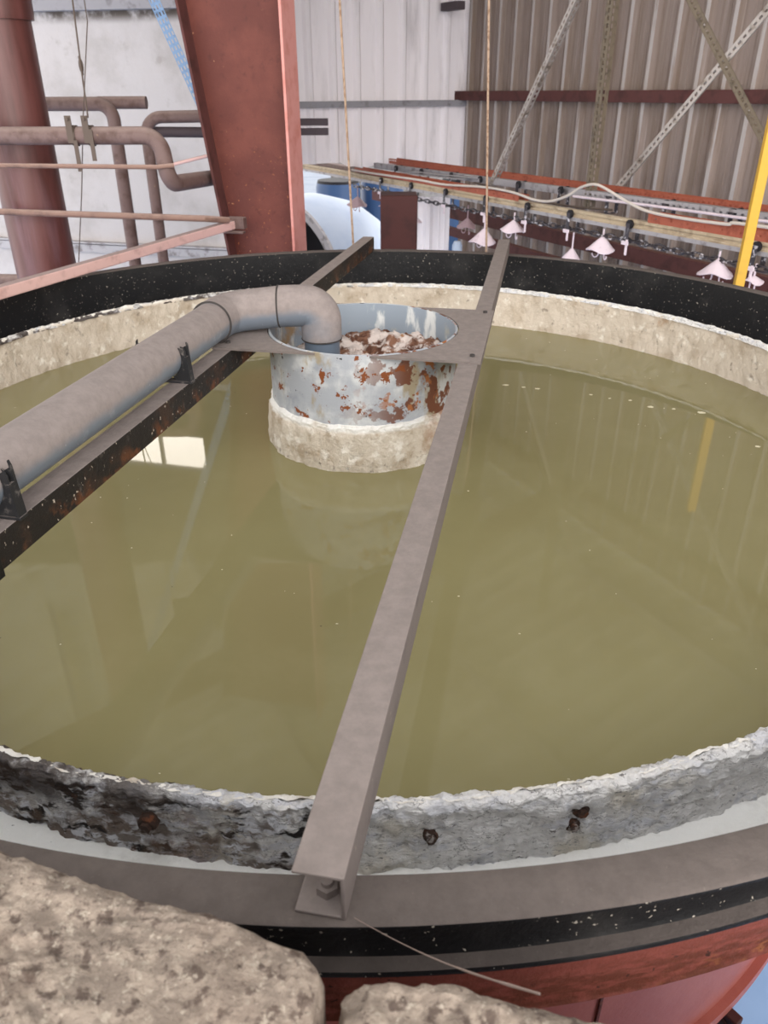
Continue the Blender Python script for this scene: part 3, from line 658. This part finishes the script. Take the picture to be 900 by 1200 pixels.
# hanging ropes and the yellow post
tag(obj('hanging_rope', MB().tube([(-.26, 2.0, 5.6), (-.162, 2.0, 2.957), (-.123, 2.0, 1.90), (-.120, 2.0, 1.5)], .0055, 8), m_rope, at=(-.12, 2.0, 1.9)), 'tan rope hanging in front of the white sheet wall, left one', 'rope', 'hanging ropes')
tag(obj('hanging_rope', MB().tube([(.41, 1.95, 5.0), (.514, 1.95, 2.952), (.566, 1.95, 1.90), (.58, 1.95, 1.5)], .0055, 8), m_rope, at=(.566, 1.95, 1.9)), 'tan rope hanging before the wall corner, right one ending at the beam', 'rope', 'hanging ropes')
yp = thing('yellow_post', (1.735, 1.55, 0), 'bright yellow upright bar at the right edge behind the rim', 'post')
obj('bar', MB().box((1.735, 1.55, 1.35), (.045, .03, 2.7)), m_yellow, yp, bevel=.003, smooth=False)
obj('foot', MB().box((1.735, 1.55, .01), (.16, .16, .02)), m_yellow, yp, smooth=False)

# ------------------------------------------------------------------ overhead conveyor (rails run along a)
def zf(a): return 1.795+.0185*(a-1.4)           # underside of the front cream rail
fr = thing('conveyor_rail', W(3, 1.4, 1.8), 'cream conveyor rail in front, above the chain and hooks', 'rail', 'conveyor rails')
def along(mb, poly, a0, a1, b, zfun, n=1):
    return mb.prism(poly, W(a0, b, zfun(a0)), W(a1, b, zfun(a1)), B, UP)
obj('rail', along(MB(), [(-.02, 0), (.02, 0), (.02, .018), (.012, .022), (.012, .034), (.02, .038), (.02, .056), (-.02, .056)], -1.2, 7.2, 1.4, zf), m_cream, fr, smooth=False, bevel=.002)
obj('lip', along(MB(), [(.02, -.012), (.024, -.012), (.024, .01), (.02, .01)], -1.5, 7.2, 1.4, zf), m_greysteel, fr, smooth=False)
def zb(a): return 1.865+.0235*(a-1)
br = thing('conveyor_rail', W(3, 1.1, 1.9), 'light grey conveyor rail behind, below the back orange tray', 'rail', 'conveyor rails')
obj('rail', along(MB(), [(-.02, 0), (.02, 0), (.02, .05), (-.02, .05)], .12, 7.2, 1.1, zb), m_greysteel, br, smooth=False, bevel=.002)
ps = perforated(MB(), W(3.35, 1.16, zb(3.35)+.03), W(7, 1.16, zb(7)+.03), UP, .045, .05, .022, .012, .002, 1)
obj('slotted_side', ps, m_greysteel, br, smooth=False)

def tray(a0, a1, b, z0, z1, h, label, holes):
    t = thing('cable_tray', W(a0, b, z0), label, 'cable tray', 'orange cable trays')
    p0, p1 = W(a0, b, z0), W(a1, b, z1)
    s = MB(); perforated(s, p0+UP*h/2, p1+UP*h/2, UP, h, .04 if holes else .12, .02 if holes else .012, .011 if holes else .008, .002, 2 if holes else 1)
    obj('side', s, m_orange, t, smooth=False)
    s = MB(); s.prism([(0, 0), (-.09, 0), (-.09, .003), (0, .003)], p0, p1, B, UP); s.prism([(-.09, 0), (-.09, h), (-.088, h), (-.088, 0)], p0, p1, B, UP)
    obj('base', s, m_orange, t, smooth=False)
tray(.22, 4.75, 1.0, 1.874, 1.95, .064, 'long orange perforated cable tray along the back, behind the grey rail', True)
tray(.3, 2.98, 1.42, 1.84, 1.875, .040, 'orange cable tray on top of the front rail, left half', False)
tray(4.24, 7.0, 1.42, 1.903, 1.955, .052, 'orange cable tray on top of the front rail, beside the yellow bar', False)

tag(obj('support_beam', MB().prism([(-.04, 0), (.04, 0), (.04, .05), (-.04, .05)], W(-1.2, 1.32, 1.80), W(.75, 1.32, 1.812), B, UP), m_brownpipe, at=W(0, 1.32, 1.8), smooth=False, bevel=.003), 'dusty brown beam running out under the white wall beside the cream rail', 'beam')
# drive chain under the front rail
ch = MB()
def zc(a): return 1.728+.0185*(a-1.5)
a = .3; k = 0
while a < 6.6:
    c = W(a, 1.415, zc(a)+.006*math.sin(a*2.1)); hor = k % 2 == 0
    side = UP if hor else B
    pts = [c+A*(.040*math.cos(t)+(.008 if math.cos(t) > 0 else -.008))+side*(.014*math.sin(t)) for t in [2*PI*i/14 for i in range(14)]]
    ch.tube(pts, .0055, 6, closed=True); a += .070; k += 1
tag(obj('conveyor_chain', ch, m_chain, at=W(.3, 1.415, zc(.3))), 'dark steel drive chain strung below the cream conveyor rail', 'chain')

# trolleys on the front rail
def trolley(a, label, hang, b=1.4, zfun=zf, small=False):
    z = zfun(a); t = thing('trolley', W(a, b, z-.1), label, 'trolley', 'trolleys on the back rail' if small else 'trolleys on the front rail')
    w = MB()
    for s in (-.03, .03):
        w.tube([W(a, b+s-.008, z+.03), W(a, b+s+.008, z+.03)], .026, 18)
    obj('wheel', w, m_black, t)
    m = MB()
    for s in (-.042, .042): m.box(W(a, b+s, z-.018), (.03, .005, .11), (A, B, UP))
    m.box(W(a, b, z-.072), (.03, .09, .006), (A, B, UP))
    obj('yoke', m, m_chain, t, smooth=False, bevel=.001)
    if not small:
        p = MB(); p.box(W(a, b+.05, z-.075), (.055, .008, .022), (A, B, UP)); p.box(W(a+.01, b+.045, z-.10), (.014, .008, hang), (A, B, UP)); p.v = [v for v in p.v]
        obj('pendant', p, m_hook, t, smooth=False, bevel=.001)
    return t
for a, lab, h in ((.88, 'conveyor trolley farthest left, over the dark red post', .05), (1.44, 'conveyor trolley over the hook before the dark red post', .06), (2.01, 'conveyor trolley above the white sheet panel', .07), (2.585, 'conveyor trolley directly behind the right rope', .07),
                  (3.10, 'conveyor trolley in the middle beside the cable sag', .08), (3.56, 'conveyor trolley carrying the hook under the cable hump', .07), (4.11, 'conveyor trolley between the two hooks right of the cable hump', .09), (5.02, 'conveyor trolley just right of the yellow bar', .08)):
    trolley(a, lab, h)
for a, lab in ((.65, 'small back trolley nearest the white wall'), (1.13, 'second small back trolley from the white wall'), (1.64, 'third small back trolley, over the light grey strips'), (2.08, 'small back trolley just left of the silver slanting strut'), (2.6, 'small back trolley right of the silver slanting strut'),
               (3.1, 'small back trolley left of the vertical slotted strut'), (3.6, 'small back trolley under the cable hump right side'), (4.1, 'small back trolley at the end of the slotted rail section'), (4.6, 'small back trolley close to the yellow bar')):
    trolley(a, lab, 0, 1.12, zb, True)

# white hooks hanging from chain and trolleys
def hook(a, zt, width, height, label, stem, dull=False, rot=0., b=1.415):
    base = W(a, b, zt); h = thing('conveyor_hook', base, label, 'hook', 'white hooks on the conveyor')
    m = m_hookdull if dull else m_hook
    hat = MB(); n = 20; X = Matrix.Rotation(rot, 3, 'Z') @ A; Y_ = UP.cross(X)
    levs = [(0.02, 0), (.12, -.06), (.45, -.42), (.8, -.82), (1., -1.), (.98, -1.06), (.75, -.88), (.4, -.5)]
    vs = []
    for f, z in levs:
        for k in range(n):
            t = 2*PI*k/n
            # rounded triangle outline, wavy rim
            w = (1+.16*math.cos(3*t+.4))*f
            vs.append(base+X*(width*.56*w*math.cos(t))+Y_*(width*.5*w*math.sin(t))+UP*(height*z+.010*f*math.sin(3*t+a*5)))
    fs = [(i*n+k, i*n+(k+1) % n, (i+1)*n+(k+1) % n, (i+1)*n+k) for i in range(len(levs)-1) for k in range(n)]
    fs += [tuple(range(n)), tuple(range((len(levs)-1)*n, len(levs)*n))[::-1]]
    hat.add(vs, fs); obj('cone', hat, m, h, angle=50)
    s = MB(); s.tube([base+UP*stem, base-UP*(height*.95)], .0055, 8)
    obj('stem', s, m, h)
    for sg in (-1, 1):
        p = base-UP*(height*.8)+X*(sg*width*.16)
        pts = [p, p-UP*.045, p-UP*.062+X*(sg*.008)-Y_*.004, p-UP*.068+X*(sg*.022)-Y_*.01, p-UP*.06+X*(sg*.036)-Y_*.014, p-UP*.045+X*(sg*.04)-Y_*.016]
        obj('prong', MB().tube(smooth_path(pts, 4), .004, 6), m, h)
hook(1.46, 1.605, .17, .075, 'white conveyor hook hanging in front of the dark red post', .10)
hook(2.57, 1.635, .20, .10, 'white conveyor hook hanging at the far end of the middle beam', .10)
hook(2.94, 1.745, .165, .075, 'white conveyor hook on the chain right of the right rope', .05)
hook(3.60, 1.655, .19, .11, 'white conveyor hook half hidden by the black rim under the cable hump', .10)
hook(3.88, 1.775, .165, .085, 'white conveyor hook on the chain between two trolleys right of the cable hump', .04)
hook(4.79, 1.792, .165, .075, 'white conveyor hook touching the yellow bar on its left', .04)
hook(5.03, 1.75, .10, .03, 'small white hook at the right edge beyond the yellow bar', .06)
hook(.35, 1.62, .19, .085, 'dull pink hook in the opening beside the left rope', .10, True)
hook(1.05, 1.68, .20, .06, 'dull pink hook crowding the top of the dark red post', .05, True)
hook(2.0, 1.62, .15, .07, 'dull pink hook between the white sheet panel and the right rope', .10, True, b=1.2)

# pale cable snaking over the rails
cp_ = [(.3, 1.45, 1.86), (.805, 1.45, 1.868), (1.6, 1.45, 1.889), (2.01, 1.45, 1.893), (2.58, 1.45, 1.93), (2.94, 1.45, 1.932), (3.19, 1.45, 1.912), (3.37, 1.45, 1.922), (3.54, 1.45, 1.975), (3.654, 1.45, 2.034), (3.769, 1.45, 2.065), (3.87, 1.45, 2.056), (4.084, 1.45, 2.0), (4.267, 1.45, 1.968), (4.53, 1.45, 1.965), (4.82, 1.45, 1.975), (5.08, 1.45, 1.995), (7, 1.45, 2.02)]
cp_ = [W(*q) for q in cp_]
tag(obj('loose_cable', MB().tube(smooth_path(cp_, 8), .0085, 8), m_cable, at=cp_[0]), 'pale cable looping in a hump over the conveyor rails', 'cable')
cp2 = [W(*q) for q in ((2.3, 1.35, 1.93), (2.9, 1.35, 1.905), (3.2, 1.33, 1.885), (3.5, 1.3, 1.888), (3.75, 1.25, 1.90))]
tag(obj('loose_cable', MB().tube(smooth_path(cp2, 8), .007, 8), m_wire, at=cp2[0]), 'dark cable sagging below the pale cable over the front rail', 'cable')
cp3 = [W(*q) for q in ((3.3, 1.2, 1.93), (4.0, 1.2, 1.955), (5.2, 1.2, 1.985), (7, 1.2, 2.02))]
tag(obj('conduit', MB().tube(cp3, .008, 8), m_hook, at=cp3[0]), 'straight white conduit along the grey back rail on the right', 'conduit')

# slotted struts holding the conveyor up
def strut(p0, p1, w, leg, m, label, wd, ld_):
    t = thing('slotted_strut', p0, label, 'strut', 'slotted struts holding the conveyor')
    d = (V(p1)-V(p0)).normalized()
    obj('flange', perforated(MB(), p0, p1, wd, w, .04, .024, w*.38, .003), m, t, smooth=False)
    wdir = (V(wd)-d*V(wd).dot(d)).normalized(); l2 = d.cross(wdir)
    if l2.dot(ld_) < 0: l2 = -l2
    off = wdir*(w/2)+l2*(leg/2)
    obj('second_flange', perforated(MB(), V(p0)+off, V(p1)+off, l2, leg, .04, .024, leg*.3, .003), m, t, smooth=False)
def up_to(a0, z0, a1, z1, b):
    zt = roofz(b)-.05; k = (zt-z0)/(z1-z0); return W(a0+(a1-a0)*k, b, zt)
strut(W(2.2, 1.1, 1.88), up_to(2.235, 1.916, 3.04, 3.082, 1.1), .045, .04, m_galv, 'silver slotted strut slanting up, leftmost of the four', B, -A)
strut(W(3.36, 1.1, 1.86), up_to(3.36, 1.86, 3.36, 3.0, 1.1), .10, .06, m_olivesteel, 'olive brown slotted strut standing upright beside the cable hump', B, A)
strut(W(3.36, .85, 1.985), up_to(3.38, 2.0, 4.30, 2.945, .85), .085, .05, m_galv, 'silver slotted strut slanting to the upper right corner, behind the brown one', B, A)
strut(W(5.3, 1.2, 1.80), up_to(4.733, 2.356, 4.082, 3.011, 1.2), .075, .05, m_olivesteel, 'brown slotted strut crossing in front of the silver one at top right', B, A)

# low red beams behind the conveyor
for a0, z0, a1, z1, b, h, lab in ((-1.2, 1.36, 9, 1.46, .45, .11, 'dark red low beam along the right wall under the hooks'), (.3, 1.24, 9, 1.22, .55, .08, 'lower dark red beam showing just above the black rim')):
    tag(obj('low_beam', MB().prism([(-.03, 0), (.03, 0), (.03, h), (-.03, h)], W(a0, b, z0), W(a1, b, z1), B, UP), m_girt_red, at=W(a0, b, z0), smooth=False, bevel=.004), lab, 'beam', 'low dark red beams')
# light trays lying between the rails near the corner
for a0, a1, b, z, lab in ((1.1, 2.0, 1.22, 1.90, 'pale grey flat strip lying over the rails near the corner, front one'), (1.0, 1.9, 1.28, 1.885, 'pale grey flat strip lying over the rails near the corner, lower one')):
    tag(obj('flat_strip', MB().prism([(0, 0), (.05, 0), (.05, .006), (0, .006)], W(a0, b, z), W(a1, b-.12, z+.02), B, UP), m_greysteel, at=W(a0, b, z), smooth=False), lab, 'strip', 'pale strips over the rails')
# things in and beyond the opening
tag(obj('square_post', MB().box((.155, 4.25, .93), (.285, .26, 1.86)), m_darkred, at=(.155, 4.25, 0), bevel=.01, smooth=False), 'dark red square post in the opening below the white wall', 'post')
sp_ = sheet(MB(), V((.33, 5.2, 0)), V((1, 0, 0)), UP, V((0, -1, 0)), .30, lambda q: 1.72, lambda q: 0., phase=.06)
tag(obj('sheet_panel', sp_, m_wallwhite, at=(.48, 5.2, 0), smooth=False), 'narrow white ribbed sheet panel standing right of the dark red post', 'panel')
tag(obj('bollard', MB().lathe([(0, .07), (.03, .065), (.045, .03), (.045, -.02), (0, -.03)], (.70, 5.1, 1.29), 20).tube([(.70, 5.1, 0), (.70, 5.1, 1.27)], .03, 12), m_tankwhite, at=(.70, 5.1, 0)), 'small white rounded bollard beside the white sheet panel', 'bollard')
wtk = thing('white_tank', (-.5, 7.8, -.5), 'pale blue-white round tank with a dark open end beside the red column', 'tank')
axd = V((.62, .78, 0)).normalized(); rot = UP.rotation_difference(axd).to_matrix().to_4x4()
oc = V((-1.13, 7.15, .55))
obj('barrel', MB().lathe([(.90, 0), (.92, .15), (.91, .6), (.80, 1.05), (.62, 1.4), (.36, 1.65), (0, 1.75)], oc, 64, M=rot), m_tankwhite, wtk)
obj('end_rim', MB().lathe([(.90, 0), (.92, -.01), (.925, -.06), (.84, -.06), (.82, 0), (.82, .02)], oc, 64, M=rot), m_greysteel, wtk)
obj('inside', MB().lathe([(.82, 0), (.82, .8), (0, .85)], oc, 48, M=rot), m_black, wtk)
for s in (.25, .95):
    c = oc+axd*s; obj('saddle', MB().box((c.x, c.y, -.36), (1.1, .14, .28), (V((axd.y, -axd.x, 0)), axd, UP)), m_greysteel, wtk, smooth=False)
def barrel(x, y, label):
    b = thing('barrel', (x, y, -.5), label, 'barrel', 'blue barrels outside')
    P = [(0, 0), (.28, 0), (.29, .03), (.29, .3), (.3, .31), (.3, .34), (.29, .35), (.29, .6), (.3, .61), (.3, .64), (.29, .65), (.29, .9), (.28, .93), (0, .93)]
    P = [(r*1.1, z*1.95) for r, z in P]
    obj('body', MB().lathe(P, (x, y, -.5), 32), m_bluebarrel, b)
    obj('lid', MB().lathe([(0, 1.85), (.29, 1.85), (.305, 1.81)], (x, y, -.5), 32), m_black, b)
barrel(-.62, 10.0, 'blue plastic barrel seen outdoors above the white tank, left of the rope'); barrel(.02, 10.4, 'blue plastic barrel seen outdoors between the left rope and the red post'); barrel(1.2, 10.2, 'blue plastic barrel seen outdoors just right of the white sheet panel')
# dark beam stubs on the white wall
for z, lab in ((2.30, 'dark steel stub on the white wall, upper one beside the column'), (2.225, 'dark steel stub on the white wall, lower one beside the column')):
    tag(obj('beam_stub', MB().box((-.62, 5.3, z+.01), (.36, .06, .055)), m_dark, at=(-.62, 5.3, z), smooth=False, bevel=.003), lab, 'beam', 'dark stubs beside the column')
tag(obj('wall_bracket', MB().box(W(.2, .30, 3.24), (.30, .09, .07), (A, B, UP)), m_dark, at=W(.2, .3, 3.24), smooth=False, bevel=.004), 'dark bracket at the top of the white wall near the corner', 'bracket')

# ------------------------------------------------------------------ light: overcast daylight through the open sides
w = bpy.data.worlds.new('sky'); SC.world = w; w.use_nodes = True
wn = w.node_tree.nodes; wl_ = w.node_tree.links; bg = wn['Background']
tc = wn.new('ShaderNodeTexCoord'); sx = wn.new('ShaderNodeSeparateXYZ'); wl_.new(tc.outputs['Generated'], sx.inputs[0])
mr = wn.new('ShaderNodeMapRange'); wl_.new(sx.outputs[2], mr.inputs[0]); mr.inputs[1].default_value = 0; mr.inputs[2].default_value = .9
mx = wn.new('ShaderNodeMix'); mx.data_type = 'RGBA'; wl_.new(mr.outputs[0], mx.inputs[0])
mx.inputs[6].default_value = (2.6, 2.5, 2.42, 1); mx.inputs[7].default_value = (1.45, 1.45, 1.5, 1)      # bright hazy horizon, greyer zenith
wl_.new(mx.outputs[2], bg.inputs[0]); bg.inputs[1].default_value = 1.0
sd_ = bpy.data.lights.new('veiled_sun', 'SUN'); sd_.energy = 1.5; sd_.angle = math.radians(40); sd_.color = (1, .95, .9)
so = bpy.data.objects.new('veiled_sun', sd_); COL.objects.link(so)
so.rotation_euler = V((-.2, 1, -.30)).to_track_quat('-Z', 'Y').to_euler()

# ------------------------------------------------------------------ camera
cam = bpy.data.cameras.new('camera'); co = bpy.data.objects.new('camera', cam); COL.objects.link(co)
cam.sensor_fit = 'VERTICAL'; cam.sensor_height = 36; cam.lens = 924.93/1200*36
pit, roll = math.radians(28.8724), math.radians(-.132)
F = V((0, math.cos(pit), -math.sin(pit))); U0 = V((0, math.sin(pit), math.cos(pit))); R0 = V((1, 0, 0))
Rr = R0*math.cos(roll)+U0*math.sin(roll); Uu = -R0*math.sin(roll)+U0*math.cos(roll)
m4 = Matrix((Rr, Uu, -F)).transposed().to_4x4(); m4.translation = V((.035, -2.283, 2.65)); co.matrix_world = m4
cam.clip_start = .02; cam.clip_end = 200
cam.dof.use_dof = True; cam.dof.focus_distance = 1.6; cam.dof.aperture_fstop = 8.5
SC.camera = co
vs_ = SC.view_settings
vs_.view_transform = 'Standard'; vs_.look = 'None'; vs_.gamma = 1; vs_.exposure = 0.2; vs_.use_curve_mapping = False
SC.cycles.max_bounces = 8; SC.cycles.diffuse_bounces = 5
